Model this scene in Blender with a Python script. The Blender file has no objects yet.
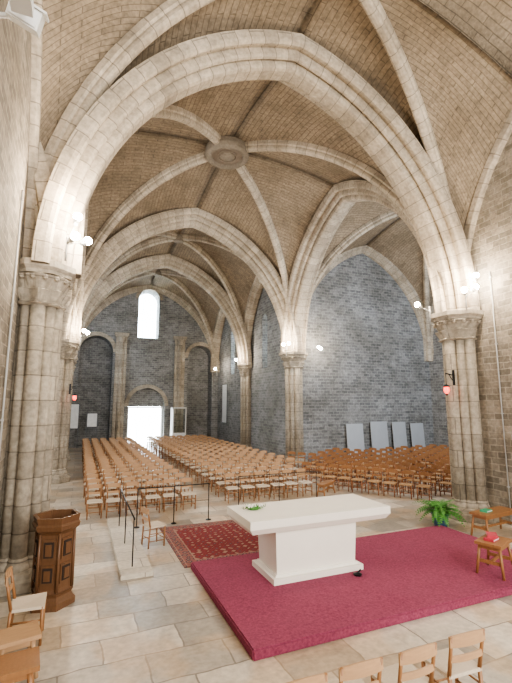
import bpy, bmesh, math, random
from mathutils import Vector, Matrix
random.seed(4)
S=bpy.context.scene
C=S.collection
# ---------------------------------------------------------------- materials
def newmat(name):
    m=bpy.data.materials.new(name); m.use_nodes=True
    nt=m.node_tree; b=nt.nodes['Principled BSDF']
    return m,nt,b
def L(nt,a,b): nt.links.new(a,b)
def math_(nt,op,a,b=None):
    n=nt.nodes.new('ShaderNodeMath'); n.operation=op
    for i,v in enumerate((a,b)):
        if v is None: continue
        if isinstance(v,(int,float)): n.inputs[i].default_value=v
        else: L(nt,v,n.inputs[i])
    return n.outputs[0]
def mixc(nt,fac,a,b,bt='MIX'):
    n=nt.nodes.new('ShaderNodeMix'); n.data_type='RGBA'; n.blend_type=bt
    if isinstance(fac,(int,float)): n.inputs[0].default_value=fac
    else: L(nt,fac,n.inputs[0])
    for i,v in ((6,a),(7,b)):
        if isinstance(v,tuple): n.inputs[i].default_value=(*v,1) if len(v)==3 else v
        else: L(nt,v,n.inputs[i])
    return n.outputs[2]
def boxvec(nt):
    g=nt.nodes.new('ShaderNodeNewGeometry')
    sp=nt.nodes.new('ShaderNodeSeparateXYZ'); L(nt,g.outputs['Position'],sp.inputs[0])
    sn=nt.nodes.new('ShaderNodeSeparateXYZ'); L(nt,g.outputs['True Normal'],sn.inputs[0])
    ax=math_(nt,'ABSOLUTE',sn.outputs[0]); ay=math_(nt,'ABSOLUTE',sn.outputs[1]); az=math_(nt,'ABSOLUTE',sn.outputs[2])
    isx=math_(nt,'GREATER_THAN',ax,ay); isz=math_(nt,'GREATER_THAN',az,0.75)
    def lerp(f,a,b):
        return math_(nt,'ADD',math_(nt,'MULTIPLY',f,b),math_(nt,'MULTIPLY',math_(nt,'SUBTRACT',1.0,f),a))
    u=lerp(isx,sp.outputs[0],sp.outputs[1]); u=lerp(isz,u,sp.outputs[0])
    v=lerp(isz,sp.outputs[2],sp.outputs[1])
    c=nt.nodes.new('ShaderNodeCombineXYZ'); L(nt,u,c.inputs[0]); L(nt,v,c.inputs[1])
    return c.outputs[0], g.outputs['Position']
def masonry(name,c1,c2,cm,bw,bh,mort=0.012,mode='box',rough=0.85,stain=0.25,bump=0.35,warp=0.0,bias=0.0,c3=None,grain=.15,dirt=.0):
    m,nt,b=newmat(name)
    if mode=='box': vec,pos=boxvec(nt)
    else:
        u=nt.nodes.new('ShaderNodeUVMap'); vec=u.outputs[0]
        g=nt.nodes.new('ShaderNodeNewGeometry'); pos=g.outputs['Position']
    if warp>0:
        wn=nt.nodes.new('ShaderNodeTexNoise'); wn.inputs['Scale'].default_value=1.7; L(nt,pos,wn.inputs['Vector'])
        va=nt.nodes.new('ShaderNodeVectorMath'); va.operation='SCALE'; L(nt,wn.outputs['Color'],va.inputs[0]); va.inputs['Scale'].default_value=warp
        vb=nt.nodes.new('ShaderNodeVectorMath'); L(nt,vec,vb.inputs[0]); L(nt,va.outputs[0],vb.inputs[1]); vec=vb.outputs[0]
    br=nt.nodes.new('ShaderNodeTexBrick'); L(nt,vec,br.inputs['Vector'])
    br.inputs['Color1'].default_value=(*c1,1); br.inputs['Color2'].default_value=(*c2,1); br.inputs['Mortar'].default_value=(*cm,1)
    br.inputs['Scale'].default_value=1; br.inputs['Brick Width'].default_value=bw; br.inputs['Row Height'].default_value=bh
    br.inputs['Mortar Size'].default_value=mort; br.inputs['Mortar Smooth'].default_value=0.3; br.inputs['Bias'].default_value=bias
    n1=nt.nodes.new('ShaderNodeTexNoise'); n1.inputs['Scale'].default_value=0.5; n1.inputs['Detail'].default_value=8; n1.inputs['Roughness'].default_value=.6; L(nt,pos,n1.inputs['Vector'])
    cr=nt.nodes.new('ShaderNodeValToRGB'); cr.color_ramp.elements[0].position=0.36; cr.color_ramp.elements[1].position=0.62
    k=1-stain; cr.color_ramp.elements[0].color=(k,k*.97,k*0.92,1); cr.color_ramp.elements[1].color=(1,1,1,1); L(nt,n1.outputs[0],cr.inputs[0])
    n2=nt.nodes.new('ShaderNodeTexNoise'); n2.inputs['Scale'].default_value=11; n2.inputs['Detail'].default_value=5; L(nt,pos,n2.inputs['Vector'])
    cr2=nt.nodes.new('ShaderNodeValToRGB'); cr2.color_ramp.elements[0].position=0.32; cr2.color_ramp.elements[1].position=0.68
    cr2.color_ramp.elements[0].color=(1-grain,)*3+(1,); cr2.color_ramp.elements[1].color=(1+grain*.6,)*3+(1,); L(nt,n2.outputs[0],cr2.inputs[0])
    col=br.outputs['Color']
    if c3:
        n3=nt.nodes.new('ShaderNodeTexNoise'); n3.inputs['Scale'].default_value=.9; L(nt,pos,n3.inputs['Vector'])
        cr3=nt.nodes.new('ShaderNodeValToRGB'); cr3.color_ramp.elements[0].position=0.48; cr3.color_ramp.elements[1].position=0.56; L(nt,n3.outputs[0],cr3.inputs[0])
        col=mixc(nt,math_(nt,'MULTIPLY',cr3.outputs[0],0.5),col,c3)
    if dirt>0:
        n4=nt.nodes.new('ShaderNodeTexNoise'); n4.inputs['Scale'].default_value=2.6; n4.inputs['Detail'].default_value=9; n4.inputs['Roughness'].default_value=.7; L(nt,pos,n4.inputs['Vector'])
        cr4=nt.nodes.new('ShaderNodeValToRGB'); cr4.color_ramp.elements[0].position=0.50; cr4.color_ramp.elements[1].position=0.68; L(nt,n4.outputs[0],cr4.inputs[0])
        col=mixc(nt,math_(nt,'MULTIPLY',cr4.outputs[0],dirt),col,tuple(x*.45 for x in c2))
    col=mixc(nt,1.0,col,cr.outputs[0],'MULTIPLY'); col=mixc(nt,1.0,col,cr2.outputs[0],'MULTIPLY')
    L(nt,col,b.inputs['Base Color']); b.inputs['Roughness'].default_value=rough
    h=math_(nt,'SUBTRACT',math_(nt,'MULTIPLY',n2.outputs[0],0.7),br.outputs['Fac'])
    bp=nt.nodes.new('ShaderNodeBump'); bp.inputs['Strength'].default_value=bump; bp.inputs['Distance'].default_value=0.03
    L(nt,h,bp.inputs['Height']); L(nt,bp.outputs[0],b.inputs['Normal'])
    return m
def simple(name,col,rough=0.6,metal=0.0,var=0.15,scale=8,stretch=None,emit=None,es=0):
    m,nt,b=newmat(name)
    tc=nt.nodes.new('ShaderNodeTexCoord'); n=nt.nodes.new('ShaderNodeTexNoise'); n.inputs['Scale'].default_value=scale; n.inputs['Detail'].default_value=4
    if stretch:
        mp=nt.nodes.new('ShaderNodeMapping'); mp.inputs['Scale'].default_value=stretch; L(nt,tc.outputs['Object'],mp.inputs[0]); L(nt,mp.outputs[0],n.inputs['Vector'])
    else: L(nt,tc.outputs['Object'],n.inputs['Vector'])
    a=tuple(c*(1-var) for c in col); d=tuple(min(1,c*(1+var)) for c in col)
    L(nt,mixc(nt,n.outputs[0],a,d),b.inputs['Base Color'])
    b.inputs['Roughness'].default_value=rough; b.inputs['Metallic'].default_value=metal
    if emit:
        b.inputs['Emission Color'].default_value=(*emit,1); b.inputs['Emission Strength'].default_value=es
    return m
M_wall=masonry('wall_stone',(0.40,0.345,0.27),(0.22,0.19,0.15),(0.42,0.37,0.30),0.42,0.18,0.018,warp=0.07,stain=.35,bump=.7,grain=.25,dirt=.5)
M_wallb=masonry('wall_stone_grey',(0.33,0.33,0.32),(0.18,0.182,0.182),(0.37,0.37,0.36),0.40,0.17,0.018,warp=0.06,stain=.35,bump=.6,grain=.22,dirt=.5)
M_web=masonry('vault_stone',(0.335,0.265,0.185),(0.275,0.217,0.152),(0.17,0.135,0.095),0.75,0.18,0.012,mode='uv',stain=0.3,bump=0.6,grain=.25,warp=.05,dirt=.4)
M_rib=masonry('rib_stone',(0.58,0.50,0.395),(0.43,0.37,0.29),(0.28,0.24,0.19),6.0,0.42,0.014,mode='uv',stain=0.32,bump=0.35,grain=.2,dirt=.45)
M_col=masonry('column_stone',(0.50,0.44,0.355),(0.37,0.325,0.26),(0.26,0.225,0.18),3.1,0.48,0.014,stain=0.35,bump=0.4,grain=.22,dirt=.45)
M_floor=masonry('floor_stone',(0.80,0.72,0.61),(0.33,0.295,0.25),(0.28,0.24,0.20),1.05,0.62,0.014,rough=0.32,stain=0.25,bump=0.12,warp=0.12,c3=(0.60,0.43,0.26),grain=.16,dirt=.25)
M_step=masonry('step_stone',(0.72,0.66,0.56),(0.62,0.56,0.47),(0.35,0.3,0.25),0.9,0.5,0.01,rough=0.5)
M_altar=simple('altar_stone',(0.82,0.78,0.70),0.6,var=0.05,scale=3)
M_wood=simple('chair_wood',(0.29,0.14,0.058),0.4,var=0.3,scale=6,stretch=(6,6,1))
M_woodl=simple('chair_wood_light',(0.44,0.27,0.15),0.4,var=0.2,scale=6,stretch=(1,6,6))
M_rush=simple('rush_seat',(0.60,0.51,0.40),0.8,var=0.25,scale=30,stretch=(1,8,1))
M_wood2=simple('chair_wood_dark',(0.25,0.10,0.038),0.4,var=0.3,scale=6,stretch=(6,6,1))
M_rush2=simple('rush_seat_dark',(0.40,0.24,0.12),0.7,var=0.25,scale=30,stretch=(1,8,1))
M_dwood=simple('dark_carved_wood',(0.13,0.065,0.032),0.4,var=0.35,scale=7,stretch=(5,5,1))
M_plank=simple('weathered_plank',(0.20,0.16,0.12),0.8,var=0.3,scale=5,stretch=(1,6,1))
M_dark=simple('dark_interior',(0.03,0.02,0.015),0.9)
M_black=simple('black_metal',(0.02,0.02,0.022),0.4,0.6,var=0.1)
M_white=simple('white_painted_metal',(0.70,0.70,0.68),0.4,var=0.05)
M_grey=simple('grey_conduit_metal',(0.40,0.39,0.37),0.5,var=0.05)
M_paper=simple('printed_paper',(0.75,0.76,0.76),0.7,var=0.2,scale=5)
M_panel=simple('grey_slab',(0.42,0.44,0.46),0.6,var=0.1,scale=2)
M_bulb=simple('lamp_bulb',(1,0.9,0.75),0.5,emit=(1,0.9,0.75),es=250)
M_redg=simple('red_glass',(0.6,0.02,0.02),0.2,emit=(1,0.08,0.04),es=4)
M_leaf=simple('fern_leaf',(0.08,0.25,0.045),0.5,var=0.4,scale=12)
M_pot=simple('blue_pot',(0.05,0.12,0.22),0.3)
M_red=simple('red_cover',(0.5,0.05,0.08),0.5)
M_green=simple('green_cover',(0.05,0.35,0.18),0.5)
M_petal=simple('white_petal',(0.85,0.85,0.78),0.6,var=0.05)
M_lead=simple('window_lead',(0.12,0.13,0.14),0.5,0.3)
# carpet
M_carpet,nt,b=newmat('red_carpet')
g=nt.nodes.new('ShaderNodeNewGeometry'); n=nt.nodes.new('ShaderNodeTexNoise'); n.inputs['Scale'].default_value=26; n.inputs['Detail'].default_value=6; n.inputs['Roughness'].default_value=.7; L(nt,g.outputs['Position'],n.inputs['Vector'])
n2=nt.nodes.new('ShaderNodeTexNoise'); n2.inputs['Scale'].default_value=1.8; n2.inputs['Detail'].default_value=7; L(nt,g.outputs['Position'],n2.inputs['Vector'])
crc=nt.nodes.new('ShaderNodeValToRGB'); crc.color_ramp.elements[0].position=.35; crc.color_ramp.elements[1].position=.65; L(nt,n.outputs[0],crc.inputs[0])
c=mixc(nt,crc.outputs[0],(0.15,0.016,0.045),(0.32,0.058,0.115)); c=mixc(nt,math_(nt,'MULTIPLY',n2.outputs[0],0.5),c,(0.29,0.075,0.12))
L(nt,c,b.inputs['Base Color']); b.inputs['Roughness'].default_value=0.95
bp=nt.nodes.new('ShaderNodeBump'); bp.inputs['Strength'].default_value=0.3; bp.inputs['Distance'].default_value=0.01; L(nt,n.outputs[0],bp.inputs['Height']); L(nt,bp.outputs[0],b.inputs['Normal'])
# oriental rug
M_rug,nt,b=newmat('oriental_rug')
tc=nt.nodes.new('ShaderNodeTexCoord'); sp=nt.nodes.new('ShaderNodeSeparateXYZ'); L(nt,tc.outputs['Generated'],sp.inputs[0])
dx=math_(nt,'ABSOLUTE',math_(nt,'SUBTRACT',sp.outputs[0],0.5)); dy=math_(nt,'ABSOLUTE',math_(nt,'SUBTRACT',sp.outputs[1],0.5))
dd=math_(nt,'MAXIMUM',dx,math_(nt,'ADD',math_(nt,'MULTIPLY',math_(nt,'SUBTRACT',dy,0.5),1.15),0.5))
def ramp(src,stops):
    r=nt.nodes.new('ShaderNodeValToRGB'); r.color_ramp.interpolation='CONSTANT'; e=r.color_ramp.elements
    e[0].position=stops[0][0]; e[0].color=(*stops[0][1],1); e[1].position=stops[1][0]; e[1].color=(*stops[1][1],1)
    for p,cc in stops[2:]:
        x=e.new(p); x.color=(*cc,1)
    L(nt,src,r.inputs[0]); return r.outputs[0]
def vor(scale):
    v=nt.nodes.new('ShaderNodeTexVoronoi'); v.inputs['Scale'].default_value=scale; v.distance='MANHATTAN'; v.inputs['Randomness'].default_value=0.35
    L(nt,tc.outputs['Object'],v.inputs['Vector']); return v.outputs['Distance']
RD=(0.22,0.03,0.035); CR=(0.32,0.20,0.15); NV=(0.05,0.04,0.06)
field=ramp(vor(5.5),[(0,CR),(0.11,NV),(0.26,RD),(0.62,(0.16,0.02,0.025)),(0.85,CR)])
bord=ramp(vor(6.5),[(0,RD),(0.2,CR),(0.36,NV),(0.58,(0.26,0.10,0.085))])
isb=ramp(dd,[(0,(0,0,0)),(0.38,(1,1,1))]); stripe=ramp(dd,[(0,(0,0,0)),(0.372,(1,1,1)),(0.384,(0,0,0)),(0.465,(1,1,1)),(0.475,(0,0,0))])
c=mixc(nt,isb,field,bord); c=mixc(nt,stripe,c,CR)
L(nt,c,b.inputs['Base Color']); b.inputs['Roughness'].default_value=0.95
M_glass,nt,b=newmat('window_glass'); b.inputs['Base Color'].default_value=(0.9,0.97,1,1); b.inputs['Transmission Weight'].default_value=1; b.inputs['Roughness'].default_value=0.05; b.inputs['IOR'].default_value=1.02
# ---------------------------------------------------------------- mesh helpers
def add(name,bm,mats,smooth=False,loc=None,rot=0,parent=None):
    me=bpy.data.meshes.new(name); bm.normal_update(); bm.to_mesh(me); bm.free()
    for m in (mats if isinstance(mats,(list,tuple)) else [mats]): me.materials.append(m)
    if smooth:
        for p in me.polygons: p.use_smooth=True
    o=bpy.data.objects.new(name,me); C.objects.link(o)
    if loc: o.location=loc
    o.rotation_euler[2]=rot
    if parent: o.parent=parent
    return o
def box(bm,x0,x1,y0,y1,z0,z1,mi=0,M=None,taper=0):
    vs=[]
    for z,t in ((z0,0),(z1,taper)):
        for x,y in ((x0+t,y0+t),(x1-t,y0+t),(x1-t,y1-t),(x0+t,y1-t)):
            p=Vector((x,y,z)); 
            if M: p=M@p
            vs.append(bm.verts.new(p))
    for f in ((3,2,1,0),(4,5,6,7),(0,1,5,4),(1,2,6,5),(2,3,7,6),(3,0,4,7)):
        fc=bm.faces.new([vs[i] for i in f]); fc.material_index=mi
def bar(bm,p0,p1,r0,r1=None,seg=8,mi=0,smooth=True):
    p0=Vector(p0); p1=Vector(p1); r1=r0 if r1 is None else r1
    d=(p1-p0).normalized(); a=d.orthogonal().normalized(); b=d.cross(a)
    A=[];B=[]
    for i in range(seg):
        t=2*math.pi*i/seg; o=a*math.cos(t)+b*math.sin(t)
        A.append(bm.verts.new(p0+o*r0)); B.append(bm.verts.new(p1+o*r1))
    for i in range(seg):
        f=bm.faces.new((A[i],A[(i+1)%seg],B[(i+1)%seg],B[i])); f.material_index=mi; f.smooth=smooth
    f=bm.faces.new(A[::-1]); f.material_index=mi; f=bm.faces.new(B); f.material_index=mi
def lathe(bm,prof,seg=32,cx=0,cy=0,rot=0,mi=0,rfun=None,smooth=False,cap=True):
    rings=[]
    for k,(r,z) in enumerate(prof):
        ring=[]
        for i in range(seg):
            t=2*math.pi*i/seg+rot; rr=r if rfun is None else rfun(r,t,k)
            ring.append(bm.verts.new((cx+rr*math.cos(t),cy+rr*math.sin(t),z)))
        rings.append(ring)
    for a,b in zip(rings,rings[1:]):
        for i in range(seg):
            f=bm.faces.new((a[i],a[(i+1)%seg],b[(i+1)%seg],b[i])); f.material_index=mi; f.smooth=smooth
    if cap:
        f=bm.faces.new(rings[0][::-1]); f.material_index=mi; f=bm.faces.new(rings[-1]); f.material_index=mi
def sweep(bm,pts,B,prof,mi=0):
    uvl=bm.loops.layers.uv.verify()
    B=Vector(B).normalized(); n=len(pts); P=[Vector(p) for p in pts]
    rings=[];acc=0;vs=[]
    mid=n//2
    sgn=1
    T=(P[min(mid+1,n-1)]-P[mid-1]).normalized()
    if T.cross(B).z<0: sgn=-1
    for i in range(n):
        a=(P[i]-P[i-1]).normalized() if i>0 else (P[1]-P[0]).normalized()
        b=(P[i+1]-P[i]).normalized() if i<n-1 else a
        T=(a+b).normalized(); mit=1/max(0.3,T.dot(b)); N=T.cross(B)*sgn
        rings.append([bm.verts.new(P[i]+B*l+N*(q*mit)) for l,q in prof])
        if i>0: acc+=(P[i]-P[i-1]).length
        vs.append(acc)
    m=len(prof); us=[0]
    for j in range(m): us.append(us[-1]+math.dist(prof[j],prof[(j+1)%m]))
    for i in range(n-1):
        for j in range(m):
            j2=(j+1)%m
            f=bm.faces.new((rings[i][j],rings[i][j2],rings[i+1][j2],rings[i+1][j])); f.material_index=mi
            for l,uv in zip(f.loops,((us[j],vs[i]),(us[j+1],vs[i]),(us[j+1],vs[i+1]),(us[j],vs[i+1]))): l[uvl].uv=uv
    bm.faces.new(rings[0][::-1]); bm.faces.new(rings[-1])
# ---------------------------------------------------------------- architecture constants
XL,XR=-0.87,10.84
WL,WR=XL-.36,XR+.25      # inner wall faces
Y1,Y2,Y3,Y4=9.4,20.4,27.6,35.0
Z0=6.0
XC=(XL+XR)/2
def pointed(s,a,r):
    R=(a*a+r*r)/(2*a); return math.sqrt(max(0,R*R-(R-a*s)**2))
def pointed_path(p0,p1,rise,n=22,z0=Z0):
    p0=Vector(p0);p1=Vector(p1); a=(p1-p0).length/2; d=(p1-p0).normalized()
    out=[]
    R=(a*a+rise*rise)/(2*a); amax=math.atan2(rise,R-a) 
    for i in range(n+1):
        th=amax*i/n; s=(R-R*math.cos(th)); out.append(Vector((p0.x,p0.y,0))+d*s+Vector((0,0,z0+R*math.sin(th))))
    for i in range(n-1,-1,-1):
        th=amax*i/n; s=(R-R*math.cos(th)); out.append(Vector((p1.x,p1.y,0))-d*s+Vector((0,0,z0+R*math.sin(th))))
    return out
def sym(h): return h+[(-l,n) for l,n in reversed(h) if l>1e-6]
BIG=sym([(.74,.14),(.74,-.06),(.72,-.14),(.66,-.18),(.58,-.17),(.53,-.11),(.46,-.11),(.46,-.30),(.43,-.36),(.37,-.38),(.32,-.35),(.30,-.30),(.27,-.30),(.27,-.46),(.24,-.53),(.16,-.56),(0,-.56)])
RIB=sym([(.17,.06),(.17,-.10),(.12,-.14),(.13,-.20),(.12,-.26),(.07,-.30),(0,-.31)])
WRIB=sym([(.42,.30),(.42,.0),(.26,-.04),(.26,-.10),(.20,-.12),(.20,-.22),(.12,-.26),(0,-.26)])
SRIB=sym([(.16,.06),(.16,-.14),(.10,-.20),(0,-.20)])
def vault(name,x0,x1,y0,y1,rx,ry,rd,yc=None):
    bm=bmesh.new(); uvl=bm.loops.layers.uv.verify()
    xc=(x0+x1)/2; yc=(y0+y1)/2 if yc is None else yc; hx=(x1-x0)/2
    n=26; nt_=12
    for sx in (-1,1):
        for sy in (-1,1):
            hy=(y1-yc) if sy>0 else (yc-y0)
            for kind in (0,1):
                grid=[];arc=[0];pm=None
                for i in range(n+1):
                    s=1-math.cos(math.pi/2*i/n); row=[]
                    zd=rd*math.sqrt(max(0,1-(1-s)**2))
                    za=pointed(s,hx,rx) if kind==0 else pointed(s,hy,ry)
                    xd=xc+sx*hx*(1-s); yd=yc+sy*hy*(1-s)
                    for j in range(nt_+1):
                        t=j/nt_; z=zd+(za-zd)*(1-t)**1.7+0.08*math.sin(math.pi*t)*min(1,s*2)
                        if kind==0: p=Vector((xd,(yc+sy*hy)+(yd-(yc+sy*hy))*t,Z0+z))
                        else: p=Vector(((xc+sx*hx)+(xd-(xc+sx*hx))*t,yd,Z0+z))
                        row.append(p)
                    if pm is not None: arc.append(arc[-1]+(row[nt_//2]-pm).length)
                    pm=row[nt_//2]; grid.append(row)
                V=[[bm.verts.new(p) for p in r] for r in grid]
                for i in range(n):
                    for j in range(nt_):
                        f=bm.faces.new((V[i][j],V[i+1][j],V[i+1][j+1],V[i][j+1]))
                        f.smooth=True
                        for l,(a,b) in zip(f.loops,((i,j),(i+1,j),(i+1,j+1),(i,j+1))):
                            p=grid[a][b]; l[uvl].uv=((p.y if kind==0 else p.x),arc[a])
    bmesh.ops.remove_doubles(bm,verts=bm.verts,dist=0.0005)
    add(name,bm,M_web)
    bm=bmesh.new()
    for sx in (-1,1):
        for sy in (-1,1):
            hy=(y1-yc) if sy>0 else (yc-y0)
            P=[];n=24
            for i in range(n+1):
                th=math.pi/2*i/n; c=math.cos(th)
                P.append((xc+sx*hx*c,yc+sy*hy*c,Z0+rd*math.sin(th)))
            sweep(bm,P,Vector((-sy*hy,sx*hx,0)),RIB)
    lathe(bm,[(0.1,Z0+rd-.42),(0.30,Z0+rd-.38),(0.34,Z0+rd-.2),(0.3,Z0+rd)],24,xc,yc)
    add('trim_'+name.replace('ceiling_','')+'_ribs',bm,M_rib)
vault('ceiling_vault_crossing',XL,XR,Y1,Y2,7.1,7.0,7.65)
vault('ceiling_vault_choir',WL,WR,-6.9,Y1,7.2,5.9,7.45,yc=6.7)
vault('ceiling_vault_nave_a',XL,XR,Y2,Y3,7.1,6.0,7.4)
vault('ceiling_vault_nave_b',XL,XR,Y3,Y4,7.1,6.0,7.4)
vault('ceiling_vault_transept_right',XR,20.8,Y1,Y2,6.9,7.0,7.5)
vault('ceiling_vault_transept_left',-10.8,XL,Y1,Y2,6.9,7.0,7.5)
bm=bmesh.new(); box(bm,-12,22,-8,Y4+1.3,16,16.3); add('light_seal_slab',bm,M_plank)  # unseen slab added above the vaults to block sky light leaking in
bm=bmesh.new()
xc=XC;yc=(Y1+Y2)/2
lathe(bm,[(0.62,13.62),(0.62,13.28),(0.66,13.20),(0.78,13.18),(0.88,13.26),(0.90,13.4),(0.86,13.62)],40,xc,yc,cap=False)
for i in range(9):
    x=-.56+i*.14; h=math.sqrt(max(0.01,.64**2-x*x)); box(bm,xc+x-.066,xc+x+.066,yc-h,yc+h,13.3,13.34,1)
lathe(bm,[(.36,13.30),(.36,13.26),(.40,13.26),(.40,13.30)],32,xc,yc,cap=False,mi=1)
add('trim_oculus_ring',bm,[M_rib,M_plank])
bm=bmesh.new(); 
for y in (Y1,Y2,Y3):
    sweep(bm,pointed_path((XL,y,0),(XR,y,0),7.1),(0,1,0),BIG)
for x in (XL,XR):
    sweep(bm,pointed_path((x,Y1,0),(x,Y2,0),7.0),(1,0,0),BIG)
add('trim_great_arches',bm,M_rib)
bm=bmesh.new()
def wr(p0,p1,r): 
    d=(Vector(p1)-Vector(p0)); sweep(bm,pointed_path(p0,p1,r),(abs(d.y)>0.1,abs(d.x)>0.1,0),WRIB)
for x,wx in ((XL,WL),(XR,WR)):
    P=pointed_path((wx,4.0,0),(wx,Y1,0),5.9); sweep(bm,P[len(P)//2:][::-1],(1,0,0),SRIB)
    wr((x,Y2,0),(x,Y3,0),6.0); wr((x,Y3,0),(x,Y4,0),6.0)
wr((XL,Y4,0),(XR,Y4,0),7.1)
for a,b in ((XR,20.8),(-10.8,XL)):
    wr((a,Y2,0),(b,Y2,0),6.9); wr((a,Y1,0),(b,Y1,0),6.9)
wr((20.8,Y1,0),(20.8,Y2,0),7.0)
add('trim_wall_ribs',bm,M_rib)
# walls
def archcut(cx,hw,z0,zs,lo,hi,axis,pt=1.0,n=10):
    pts=[(cx-hw,z0),(cx+hw,z0)]
    r=hw*pt
    if pt==0: pts+=[(cx+hw,zs),(cx-hw,zs)]
    elif pt<=1.001:
        for i in range(n*2+1):
            t=math.pi*i/(2*n); pts.append((cx+hw*math.cos(t),zs+hw*math.sin(t)))
    else:
        R=(hw*hw+r*r)/(2*hw); am=math.atan2(r,R-hw)
        for i in range(n+1): t=am*i/n; pts.append((cx+hw-(R-R*math.cos(t)),zs+R*math.sin(t)))
        for i in range(n-1,-1,-1): t=am*i/n; pts.append((cx-hw+(R-R*math.cos(t)),zs+R*math.sin(t)))
    bm=bmesh.new(); A=[];Bv=[]
    for u,z in pts:
        if axis=='y': A.append(bm.verts.new((u,lo,z))); Bv.append(bm.verts.new((u,hi,z)))
        else: A.append(bm.verts.new((lo,u,z))); Bv.append(bm.verts.new((hi,u,z)))
    m=len(pts)
    bm.faces.new(A); bm.faces.new(Bv[::-1])
    for i in range(m): bm.faces.new((A[i],Bv[i],Bv[(i+1)%m],A[(i+1)%m]))
    bmesh.ops.recalc_face_normals(bm,faces=bm.faces)
    return bm
def wall(name,x0,x1,y0,y1,z0,z1,mat,cuts=()):
    bm=bmesh.new(); box(bm,x0,x1,y0,y1,z0,z1); bmesh.ops.recalc_face_normals(bm,faces=bm.faces)
    o=add(name,bm,mat)
    for cb in cuts:
        c=add('tmp',cb,mat); md=o.modifiers.new('b','BOOLEAN'); md.operation='DIFFERENCE'; md.solver='EXACT'; md.object=c
        dg=bpy.context.evaluated_depsgraph_get(); me=bpy.data.meshes.new_from_object(o.evaluated_get(dg))
        o.modifiers.clear(); o.data=me; bpy.data.objects.remove(c)
    return o
wall('wall_choir_left',-2.1,WL,-7.9,Y1,0,16,M_wall)
wall('wall_choir_right',WR,12.1,-7.9,Y1,0,16,M_wall)
wall('wall_back',WL,WR,-7.9,-6.9,0,16,M_wall)
lan=lambda cy,lo,hi:archcut(cy,.42,5.6,8.7,lo,hi,'x',1.5)
wall('wall_nave_left',-2.1,WL,Y2,Y4+1,0,16,M_wallb,[lan(24.0,-2.3,0),lan(31.3,-2.3,0)])
wall('wall_nave_right',WR,12.1,Y2,Y4+1,0,16,M_wallb,[lan(24.9,9,12.3),lan(31.2,9,12.3)])
wall('wall_transept_right_west',12.1,21.8,Y2,Y2+1,0,16,M_wallb)
wall('wall_transept_right_end',20.78,21.8,8.4,Y2,0,16,M_wallb)
wall('wall_transept_right_east',12.1,20.78,8.4,Y1,0,16,M_wallb)
wall('wall_transept_left_west',-11.8,-2.1,Y2,Y2+1,0,16,M_wallb)
wall('wall_transept_left_end',-11.8,-10.78,8.4,Y2,0,16,M_wallb)
wall('wall_transept_left_east',-10.78,-2.1,8.4,Y1,0,16,M_wallb)
WX=4.95
DX0,DX1=3.62,6.45
DC=(DX0+DX1)/2
wall('wall_far',-2.1,12.1,Y4-.02,Y4+1.5,0,16,M_wallb,[
    archcut(WX,.85,8.7,12.0,Y4-1,Y4+2,'y',1.0),
    archcut(DC,(DX1-DX0)/2,-1,3.05,Y4-1,Y4+2,'y',0),
    archcut(DC,1.45,-1,3.1,Y4-1,Y4+.4,'y',1.0,8),
    archcut(1.0,1.25,.1,7.4,Y4-1,Y4+1.25,'y',1.0),
    archcut(9.45,1.1,.1,7.2,Y4-1,Y4+1.25,'y',1.0)])
bm=bmesh.new()
def rnd(cx,hw,zs):
    P=[(cx-hw,Y4-.02,zs-.01)]+[(cx-hw*math.cos(math.pi*i/20),Y4-.02,zs+hw*math.sin(math.pi*i/20)) for i in range(21)]
    sweep(bm,P,(0,1,0),[(.1,.3),(-.1,.3),(-.1,0),(.1,0)])
rnd(1.0,1.25,7.4); rnd(9.45,1.1,7.2); rnd(DC,1.45,3.1); rnd(WX,.85,12.0)
add('trim_far_wall_arches',bm,M_col)
bm=bmesh.new(); box(bm,-12,22,-8,Y4+1.5,-.3,0); add('floor',bm,M_floor)
bm=bmesh.new(); box(bm,-30,40,Y4+1.5,80,-.35,-.05); add('ground_outside',bm,simple('gravel',(0.8,0.79,0.75),0.9))
# ---------------------------------------------------------------- columns
def column(x,y,rot=0,s=1.0,name='compound_column'):
    bm=bmesh.new()
    lathe(bm,[(.36*s,.3),(.36*s,5.4)],24,0,0,smooth=True)
    for i in range(8):
        t=math.pi/4*i+rot; r=.17*s if i%2==0 else .12*s; d=.36*s
        lathe(bm,[(r,.3),(r,5.35)],14,d*math.cos(t),d*math.sin(t),smooth=True)
        lathe(bm,[(r+.05,.3),(r+.07,.36),(r+.05,.42),(r+.01,.46),(r+.03,.5),(r,.54)],14,d*math.cos(t),d*math.sin(t),smooth=True)
    lathe(bm,[(.78*s,0),(.78*s,.18),(.72*s,.22),(.70*s,.3),(.6*s,.34)],8,rot=math.pi/8)
    def rf(r,t,k):
        return r+ .035*math.cos(8*(t-rot)) + (0.05*max(0,math.cos(8*(t-rot)))**2 if k in(3,4) else 0)+(0.07*max(0,math.cos(8*(t-rot)+math.pi))**2 if k in (6,7) else 0)
    lathe(bm,[(.50*s,5.22),(.56*s,5.26),(.50*s,5.31),(.54*s,5.45),(.59*s,5.53),(.53*s,5.56),(.60*s,5.70),(.69*s,5.80),(.62*s,5.84)],64,rfun=rf)
    for i in range(16):
        t=math.pi/8*(i+.5); r=.67*s
        bmesh.ops.create_icosphere(bm,subdivisions=1,radius=.06,matrix=Matrix.Translation((r*math.cos(t),r*math.sin(t),5.76)))
    lathe(bm,[(.72*s,5.84),(.74*s,5.90),(.82*s,5.96),(.82*s,6.08),(.70*s,6.12)],8,rot=math.pi/8)
    return add(name,bm,M_col,loc=(x,y,0))
for x,y,s in ((XL,Y1,.84),(XR,Y1,1),(XL,Y2,.95),(XR,Y2,1),(XL,Y3,.8),(XR,Y3,.8)):
    column(x,y,0,s)
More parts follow.
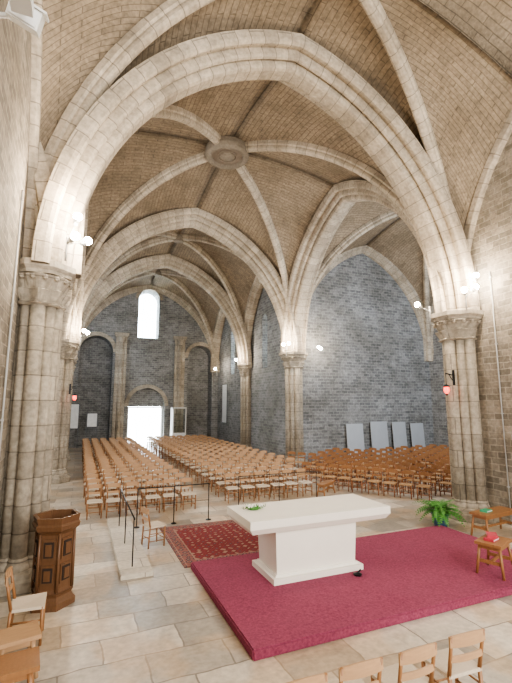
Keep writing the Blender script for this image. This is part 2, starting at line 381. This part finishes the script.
for x in (2.85,7.6):
    bm=bmesh.new(); box(bm,-.5,.5,-.35,.0,.0,.5); box(bm,-.42,.42,-.28,.0,.5,8.6)
    box(bm,-.48,.48,-.34,.0,8.6,8.75); box(bm,-.55,.55,-.42,.0,8.75,8.95)
    lathe(bm,[(.2,.5),(.2,8.6)],14,0,-.22,smooth=True); lathe(bm,[(.2,8.2),(.3,8.5),(.34,8.6)],14,0,-.34)
    add('engaged_pier',bm,M_col,loc=(x,Y4-.03,0))
# ---------------------------------------------------------------- windows / door
bm=bmesh.new(); box(bm,WX-.86,WX+.86,Y4+.6,Y4+.62,8.7,12.9,1)
for i in (-.4,.4): box(bm,WX+i-.012,WX+i+.012,Y4+.57,Y4+.6,8.7,12.85,0)
for k in range(4): box(bm,WX-.86,WX+.86,Y4+.57,Y4+.6,9.3+k*.95,9.32+k*.95,0)
add('window_1',bm,[M_lead,M_glass])
k=2
for cy,x in ((24.9,11.6),(31.2,11.6),(24.0,-1.7),(31.3,-1.7)):
    bm=bmesh.new(); box(bm,x,x+.02,cy-.43,cy+.43,5.6,9.35,1)
    for i in range(6): box(bm,x-.03,x+.05,cy-.43,cy+.43,6.1+i*.55,6.13+i*.55,0)
    box(bm,x-.03,x+.05,cy-.02,cy+.02,5.6,9.3,0)
    add('window_%d'%k,bm,[M_lead,M_glass]); k+=1
bm=bmesh.new()
for x in (DX0+.02,DX1-.1): box(bm,x,x+.08,Y4+.5,Y4+.6,0,3.03)
for x in (DX0+.75,DX1-.8): box(bm,x,x+.05,Y4+.5,Y4+.6,0,2.95)
box(bm,DX0+.1,DX1-.1,Y4+.5,Y4+.6,2.93,3.03)
add('door_1',bm,[M_white,M_dwood])
bm=bmesh.new()
box(bm,6.9,6.98,Y4-1.5,Y4-.5,0,3.0); box(bm,6.9,8.0,Y4-1.5,Y4-1.42,2.9,3.0); box(bm,7.92,8.0,Y4-1.5,Y4-1.42,0,3.0); box(bm,6.98,7.92,Y4-1.5,Y4-1.46,0,1.0,1); box(bm,6.98,7.92,Y4-1.49,Y4-1.47,1.0,2.9,2)
add('entrance_screen',bm,[M_white,M_paper,M_glass])
# ---------------------------------------------------------------- steps, carpet platform, rug
bm=bmesh.new(); box(bm,.9,1.5,8.7,13.0,0,.09); add('stone_step',bm,M_step)
bm=bmesh.new(); box(bm,2.25,8.95,5.45,8.75,0,.14)
bmesh.ops.bevel(bm,geom=list(bm.edges),offset=.02,segments=2,affect='EDGES')
add('red_carpet_dais',bm,M_carpet)
bm=bmesh.new(); box(bm,2.15,4.85,8.85,11.8,0,.015); add('oriental_rug',bm,M_rug)
# altar
bm=bmesh.new(); zb=.14
box(bm,3.32,5.22,7.08,8.1,zb,zb+.10); box(bm,3.37,5.17,7.13,8.05,zb+.10,zb+.14,taper=.03)
box(bm,3.43,5.11,7.19,7.99,zb+.14,zb+.88,taper=-.03)
def quadslab(z0,z1,e0,e1):
    vs=[]
    for z,e in ((z0,e0),(z1,e1)):
        for x,y in ((2.85-e,7.02-e),(5.88+e,7.02-e),(5.88+e,8.28+e),(2.85-e,8.28+e)): vs.append(bm.verts.new((x,y,z)))
    for f in ((3,2,1,0),(4,5,6,7),(0,1,5,4),(1,2,6,5),(2,3,7,6),(3,0,4,7)): bm.faces.new([vs[i] for i in f])
quadslab(1.02,1.12,-.07,0); quadslab(1.12,1.26,0,0)
altar=add('stone_altar',bm,M_altar)
bm=bmesh.new()
for i in range(60):
    a=random.uniform(0,6.28); r=random.uniform(.02,.2); p=Vector((r*1.3*math.cos(a),r*.6*math.sin(a),.02)); q=p+Vector((random.uniform(-.06,.06),random.uniform(-.06,.06),random.uniform(.02,.08)))
    s=Vector((math.cos(a+1.5),math.sin(a+1.5),0))*.018
    f=bm.faces.new([bm.verts.new(p-s),bm.verts.new(p+s),bm.verts.new(q)])
for i in range(16):
    a=random.uniform(0,6.28); r=random.uniform(0,.15)
    n0=len(bm.faces); bmesh.ops.create_icosphere(bm,subdivisions=1,radius=.025,matrix=Matrix.Translation((r*1.3*math.cos(a),r*.6*math.sin(a),.06)))
    bm.faces.ensure_lookup_table()
    for f in bm.faces[n0:]: f.material_index=1
lathe(bm,[(.10,0),(.14,.03)],12)
add('flower_arrangement',bm,[M_leaf,M_petal],loc=(3.25,7.85,1.262))
bm=bmesh.new(); lathe(bm,[(.07,0),(.08,.03),(.03,.05)],16); bar(bm,(0,0,.04),(.10,.04,.07),.015); add('floor_microphone',bm,M_black,loc=(4.95,6.9,.14))
# ---------------------------------------------------------------- chairs
def curved_rail(bm,y,z0,z1,hw,bow,mi,arch=.0,th=.02,n=8):
    F=[]
    for i in range(n+1):
        u=-1+2*i/n; x=u*hw; yy=y+bow*(1-u*u); zt=z1+arch*(1-u*u)
        F.append([bm.verts.new(v) for v in ((x,yy,z0),(x,yy,zt),(x,yy+th,zt),(x,yy+th,z0))])
    for a,b in zip(F,F[1:]):
        for j in range(4):
            f=bm.faces.new((a[j],b[j],b[(j+1)%4],a[(j+1)%4])); f.material_index=mi
    for e in (F[0][::-1],F[-1]): f=bm.faces.new(e); f.material_index=mi
def chair_mesh(nm,mats):
    bm=bmesh.new(); w=.19
    for sx in (-1,1):
        bar(bm,(sx*w,-.19,0),(sx*w*1.05,-.19,.47),.017,.022)
        bar(bm,(sx*w*.9,.20,0),(sx*w*.93,.17,.46),.018,.021); bar(bm,(sx*w*.93,.17,.46),(sx*w*.98,.25,.88),.021,.015)
        for z in (.14,.30): bar(bm,(sx*w,-.19,z),(sx*w*.92,.19,z+.01),.011,seg=6)
    for z in (.18,.33): bar(bm,(-w,-.19,z),(w,-.19,z),.011,seg=6)
    bar(bm,(-w*.9,.19,.22),(w*.9,.19,.22),.011,seg=6)
    vs=[bm.verts.new(v) for v in ((-.22,-.215,.44),(.22,-.215,.44),(.19,.19,.44),(-.19,.19,.44),(-.22,-.215,.475),(.22,-.215,.475),(.19,.19,.475),(-.19,.19,.475),(0,-.01,.462))]
    for f in ((3,2,1,0),(0,1,5,4),(1,2,6,5),(2,3,7,6),(3,0,4,7),(4,5,8),(5,6,8),(6,7,8),(7,4,8)):
        fc=bm.faces.new([vs[i] for i in f]); fc.material_index=1
    curved_rail(bm,.228,.77,.875,.205,.03,2,.025); curved_rail(bm,.20,.61,.675,.185,.025,2)
    me=bpy.data.meshes.new(nm); bm.normal_update(); bm.to_mesh(me); bm.free()
    for m in mats: me.materials.append(m)
    return me
ME=chair_mesh('church_chair',[M_wood,M_rush,M_woodl])
ME2=chair_mesh('church_chair_dark',[M_wood2,M_rush2,M_wood])
def chair(x,y,rot=0,z=0,j=.06,s=1,me=None,sx=1):
    o=bpy.data.objects.new('church_chair',me or ME); C.objects.link(o)
    o.location=(x+random.uniform(-.02,.02)*(j>0.03),y+random.uniform(-.03,.03)*(j>0.03),z); o.rotation_euler[2]=rot+random.uniform(-j,j); o.scale=(s*sx,s,s)
for r in range(19):
    for i in range(6): chair(.55+.56*i,13.6+r*1.0,0)
for r in range(19):
    for i in range(6 if r<3 else 8): chair(4.95+.56*i,13.9+r*1.0,0)
fx,fy=.83,.56
BX,BY=8.5,13.6
for r in range(12):
    for i in range(-9,12):
        x=9.3+fx*r*1.0+.56*.58*i; y=14.5+fy*r*1.0-.83*.58*i
        if y>19.8 or y<10.9 or x>20.2: continue
        if x<9.7 and y>15.6: continue
        if math.hypot(x-XR,y-Y1)<1.9 or math.hypot(x-XR,y-Y2)<1.3 or math.hypot(x-BX,y-BY)<.95: continue
        if x>13.8 and y>19.3: continue
        if random.random()<.08: continue
        chair(x,y,-.98,j=.14,me=ME2)
for x in (1.98,2.62,3.28,3.97): chair(x,3.84,math.pi,j=.07,sx=1.18,me=ME)
chair(-.52,7.15,math.pi/2,j=0,s=1.08)
chair(1.78,10.5,math.pi/2+.3,j=0)
def bench(name,x,y,rot,l,w,h,mat=M_wood):
    bm=bmesh.new(); box(bm,-l/2,l/2,-w/2,w/2,h-.05,h)
    for sx in (-1,1):
        for sy in (-1,1):
            bar(bm,(sx*(l/2-.03),sy*(w/2+.0),0),(sx*(l/2-.10),sy*(w/2-.06),h-.05),.025,.03)
        box(bm,sx*(l/2-.09)-.015,sx*(l/2-.09)+.015,-w/2+.03,w/2-.03,h*.35,h*.35+.06)
    box(bm,-l/2+.09,l/2-.09,-.015,.015,h*.36,h*.36+.05); box(bm,-l/2+.06,l/2-.06,-w/2+.04,w/2-.04,h-.12,h-.05)
    return add(name,bm,mat,loc=(x,y,0),rot=rot)
bench('wooden_stool',-.55,6.35,.2,.5,.4,.48,M_woodl)
bench('wooden_stool',-.50,5.65,.1,.5,.42,.50,M_wood)
bench('wooden_bench',BX,BY,-.98+1.57,1.0,.3,.45,M_wood)
bench('wooden_side_table',9.95,7.95,.1,1.3,.45,.58,M_wood)
o=bench('low_wooden_table',7.45,6.0,.35,.66,.46,.58,M_wood); o.location.z=.141
def book(name,x,y,z,rot,m):
    bm=bmesh.new(); box(bm,-.13,.13,-.09,.09,0,.012,0); box(bm,-.125,.128,-.085,.085,.012,.035,1); box(bm,-.13,.13,-.09,.09,.035,.045,0); box(bm,-.135,-.125,-.09,.09,0,.045,0)
    add(name,bm,[m,M_paper],loc=(x,y,z),rot=rot)
book('hymn_book',7.4,6.0,.723,.3,M_red); book('hymn_book',7.48,6.05,.769,.8,M_red); book('green_book',9.7,7.95,.582,.2,M_green)
# pulpit: hexagonal panelled body on moulded base, open top
bm=bmesh.new(); sg=6;ro=math.pi/6+.25
lathe(bm,[(.38,0),(.38,.10),(.33,.14),(.31,.18),(.34,.24)],sg,rot=ro)
lathe(bm,[(.32,.24),(.30,.30),(.30,1.14),(.33,1.18)],sg,rot=ro)
lathe(bm,[(.33,1.18),(.38,1.22),(.40,1.29),(.37,1.32),(.39,1.42),(.33,1.42),(.31,1.2)],sg,rot=ro,cap=False)
lathe(bm,[(.31,1.2),(.30,1.19)],sg,rot=ro,mi=1)
ap=.30*math.cos(math.pi/6)
for i in range(6):
    t=math.pi/3*i+.25; Mx=Matrix.Rotation(t,4,'Z')
    for z0,z1 in ((.38,.68),(.76,1.08)):
        box(bm,ap-.01,ap+.02,-.105,.105,z0,z1,M=Mx); box(bm,ap+.01,ap+.035,-.075,.075,z0+.04,z1-.04,1,M=Mx); box(bm,ap+.02,ap+.05,-.05,.05,z0+.07,z1-.07,M=Mx)
    t2=t+math.pi/6; bar(bm,(.31*math.cos(t2),.31*math.sin(t2),.26),(.31*math.cos(t2),.31*math.sin(t2),1.17),.03,.022)
add('carved_wooden_pulpit',bm,[M_dwood,M_dark],loc=(-.25,8.25,0))
# railings
bm=bmesh.new()
for x in (0,1.0,2.0): bar(bm,(x,0,0),(x,0,1.0),.014); lathe(bm,[(.08,0),(.08,.015),(.03,.03)],12,x,0)
bar(bm,(-.02,0,1.0),(2.02,0,1.0),.015); bar(bm,(0,0,.55),(2,0,.55),.006)
add('metal_barrier',bm,M_black,loc=(1.6,12.1,0))
bm=bmesh.new()
for y in (0,1.5,3.0): bar(bm,(0,y,0),(0,y,.92),.013)
bar(bm,(0,-.1,.92),(0,3.05,.92),.016)
add('metal_handrail',bm,M_black,loc=(1.15,9.1,.09))
bm=bmesh.new()
for x in (0,1.45,2.9): bar(bm,(x,0,0),(x,0,.95),.012); lathe(bm,[(.08,0),(.08,.015),(.03,.03)],12,x,0)
bar(bm,(-.02,0,.95),(2.92,0,.95),.012)
add('metal_barrier',bm,M_black,loc=(4.9,13.1,0))
# fern
bm=bmesh.new()
lathe(bm,[(.16,0),(.22,.30),(.24,.32),(.24,.36),(.20,.36),(.19,.3)],20,mi=1,smooth=True)
for i in range(90):
    a=random.uniform(0,6.28); ln=random.uniform(.5,.88); up=random.uniform(.45,1.9); p=Vector((0,0,.33)); d=Vector((math.cos(a),math.sin(a),up)).normalized()
    side=Vector((-math.sin(a),math.cos(a),0)); N=12
    for k in range(N):
        q=p+d*(ln/N); d=(d+Vector((0,0,-.15))).normalized(); wd=.085*math.sin(math.pi*(k+.7)/(N+.7))
        for s in (-1,1):
            e=p+side*s*wd+d*.03
            bm.faces.new([bm.verts.new(p),bm.verts.new(p+(q-p)*.75),bm.verts.new(e+d*.015),bm.verts.new(e)][::s])
        p=q
add('potted_fern',bm,[M_leaf,M_pot],loc=(9.24,9.02,0))
for x0,x1,h in ((14.1,15.25,2.15),(15.8,17.0,2.25),(17.4,18.4,2.2),(18.8,19.8,2.1)):
    bm=bmesh.new(); box(bm,x0,x1,0,.07,0,h); box(bm,x0-.03,x1+.03,-.04,.12,0,.08)
    bmesh.ops.bevel(bm,geom=list(bm.edges),offset=.01,segments=1,affect='EDGES')
    o=add('grey_memorial_slab',bm,M_panel,loc=(0,Y2-.30,.0)); o.rotation_euler[0]=-.07
def board(name,x,y,z,w,h,ax):
    bm=bmesh.new()
    if ax=='y': box(bm,-w/2,w/2,-.02,.02,0,h,0); box(bm,-w/2+.06,w/2-.06,-.03,-.02,.06,h-.06,1)
    else: box(bm,-.02,.02,-w/2,w/2,0,h,0); box(bm,-.03,-.02,-w/2+.06,w/2-.06,.06,h-.06,1)
    return bm
for x,z,w,h in ((-.35,1.4,.75,1.9),(.95,1.5,.8,1.1)):
    bm=board('',0,0,0,w,h,'y'); box(bm,-w/2,-w/2+.05,-.02,.02,-z,0,0); box(bm,w/2-.05,w/2,-.02,.02,-z,0,0)
    add('notice_board',bm,[M_lead,M_paper],loc=(x,Y4-.5,z))
bm=board('',0,0,0,1.2,3.2,'x'); add('hanging_banner',bm,[M_lead,M_paper],loc=(WR-.03,33.0,1.7))
bm=bmesh.new(); box(bm,-.1,0,-.22,.22,2.0,2.45,0); box(bm,-.12,-.1,-.18,.18,2.05,2.4,1); bar(bm,(-.03,0,0),(-.03,0,2.0),.018); add('electrical_cabinet',bm,[M_grey,M_panel],loc=(WR-.01,7.8,0))
for y,x in ((8.3,WL+.03),(8.3,WR-.03)):
    bm=bmesh.new(); bar(bm,(0,0,0.02),(0,0,7.2),.018)
    for z in (1,3,5,7): box(bm,-.02,.02,-.035,.035,z,z+.04)
    add('electrical_conduit',bm,M_grey,loc=(x,y,0))
# ---------------------------------------------------------------- lamps
def lamp(typ,name,loc,power,col,size=.1,rot=None,parent=None,sy=None):
    d=bpy.data.lights.new(name,typ); d.energy=power; d.color=col
    if typ=='AREA': d.size=size; 
    if typ=='AREA' and sy: d.shape='RECTANGLE'; d.size_y=sy
    if typ in('POINT','SPOT'): d.shadow_soft_size=size
    o=bpy.data.objects.new(name,d); C.objects.link(o); o.location=loc
    if rot: o.rotation_euler=rot
    if parent: o.parent=parent
    return o
WARM=(1,.82,.62)
def sconce(x,y,z,heads,power):
    e=bpy.data.objects.new('spotlight_cluster',None); C.objects.link(e); e.location=(x,y,z)
    bm=bmesh.new(); bar(bm,(0,0,-.45),(0,0,.05),.02)
    for dx,dy,dz in heads:
        bar(bm,(0,0,-.1),(dx,dy,dz),.014); v=Vector((dx,dy,dz)); d=(v.normalized()+Vector((0,0,.8))).normalized()
        bar(bm,v-d*.06,v+d*.07,.04,.065,12)
        n0=len(bm.faces); bmesh.ops.create_icosphere(bm,subdivisions=2,radius=.085,matrix=Matrix.Translation(v+d*.11)); bm.faces.ensure_lookup_table()
        for f in bm.faces[n0:]: f.material_index=1
    add('fixture',bm,[M_grey,M_bulb],parent=e)
    dx,dy,dz=heads[0]
    lamp('POINT','bulb_light',(dx*1.5,dy*1.5,dz+.45),power,WARM,.12,parent=e)
sconce(XL+.45,Y1-.65,6.55,[(.15,-.2,.3),(.1,-.15,-.05),(.3,.1,.0)],150)
sconce(XR-.45,Y1-.75,6.5,[(-.2,-.15,.0),(.25,-.1,.15),(.2,-.2,.45)],170)
sconce(XR-.75,Y1+.35,6.3,[(-.25,.15,.05)],140)
sconce(XL+.75,Y2-.45,6.3,[(.2,-.15,.05),(.1,-.25,.1)],120)
sconce(XR-.7,Y2-.5,6.3,[(-.2,-.15,.05),(.0,-.25,.1)],140)
sconce(XR+.75,Y2-.75,6.2,[(.2,-.25,.05),(.35,-.2,.0)],110)
sconce(XR-.75,Y3-.3,6.2,[(-.15,-.15,.05)],90)
sconce(XR-.5,33.0,6.0,[(-.15,-.15,.05)],45)
def redlamp(x,y,z,dx):
    bm=bmesh.new(); bar(bm,(0,0,.4),(dx,0,.45),.018); bar(bm,(0,0,.2),(dx*.6,0,.43),.012); bar(bm,(dx,0,.46),(dx,0,.1),.008)
    box(bm,-.04,.04,-.05,.05,.1,.55)
    lathe(bm,[(.02,.12),(.08,.08),(.09,.04)],14,dx,0); lathe(bm,[(.07,.04),(.085,-.06),(.05,-.14),(.02,-.16)],14,dx,0,mi=1); lathe(bm,[(.02,-.16),(.04,-.18),(.01,-.22)],12,dx,0)
    add('sanctuary_lamp',bm,[M_black,M_redg],loc=(x,y,z))
redlamp(XL+.45,Y2-.5,3.6,.2); redlamp(XR-.45,Y1-.1,3.75,-.3)
bm=bmesh.new(); Mx=Matrix.Rotation(.5,4,'X')@Matrix.Rotation(.3,4,'Y')
box(bm,-.14,.14,-.12,.12,-.09,.09,0,M=Mx); box(bm,-.12,.12,-.13,-.12,-.07,.07,1,M=Mx); box(bm,-.17,.17,-.14,.14,.09,.11,0,M=Mx)
bar(bm,(0,0,0),(-.5,.12,-.05),.025); bar(bm,(-.3,.12,-.05),(-.3,.12,-.3),.02); box(bm,-.38,-.26,.02,.22,-.45,-.28)
bar(bm,(0,-.08,-.02),(.02,-.3,-.14),.02); box(bm,-.08,.1,-.45,-.25,-.22,-.1)
add('wall_floodlight',bm,[M_white,M_paper],loc=(WL+.52,4.2,7.1))
h=math.pi/2
lamp('AREA','apse_daylight',(XC,-6.5,7.0),2100,(1,.97,.92),9,(h,0,0),sy=8)
lamp('AREA','choir_side_fill',(WR-.15,-.5,7.5),620,(1,.97,.92),5,(h,0,h),sy=5)  # added fill to brighten the left wall and columns; no window here
lamp('AREA','transept_right_fill',(15.8,Y1+.3,7.5),950,(.82,.90,1),7,(h,0,0),sy=6)  # added fill, out of view, lights the west wall evenly; no window here
lamp('AREA','transept_left_daylight',(-10.4,14.9,6.5),1000,(1,.98,.96),7,(h,0,-h),sy=7)
lamp('AREA','nave_daylight_left',(WL+.15,28,8.0),330,(.78,.88,1),9,(h,0,-h),sy=2.5)
W=bpy.data.worlds.new('World'); S.world=W; W.use_nodes=True
bg=W.node_tree.nodes['Background']; bg.inputs[0].default_value=(.86,.94,1,1); bg.inputs[1].default_value=20
# ---------------------------------------------------------------- camera
cam=bpy.data.cameras.new('camera'); co=bpy.data.objects.new('camera',cam); C.objects.link(co); S.camera=co
cam.sensor_fit='HORIZONTAL'; cam.sensor_width=36; cam.lens=36*415/512; cam.clip_start=.05; cam.clip_end=300
co.location=(0,0,3.3); co.rotation_euler=(math.radians(90+8.5),0,math.radians(-22.8))
S.view_settings.view_transform='AgX'
try: S.view_settings.look='AgX - Medium High Contrast'
except Exception: pass
S.view_settings.exposure=0.4
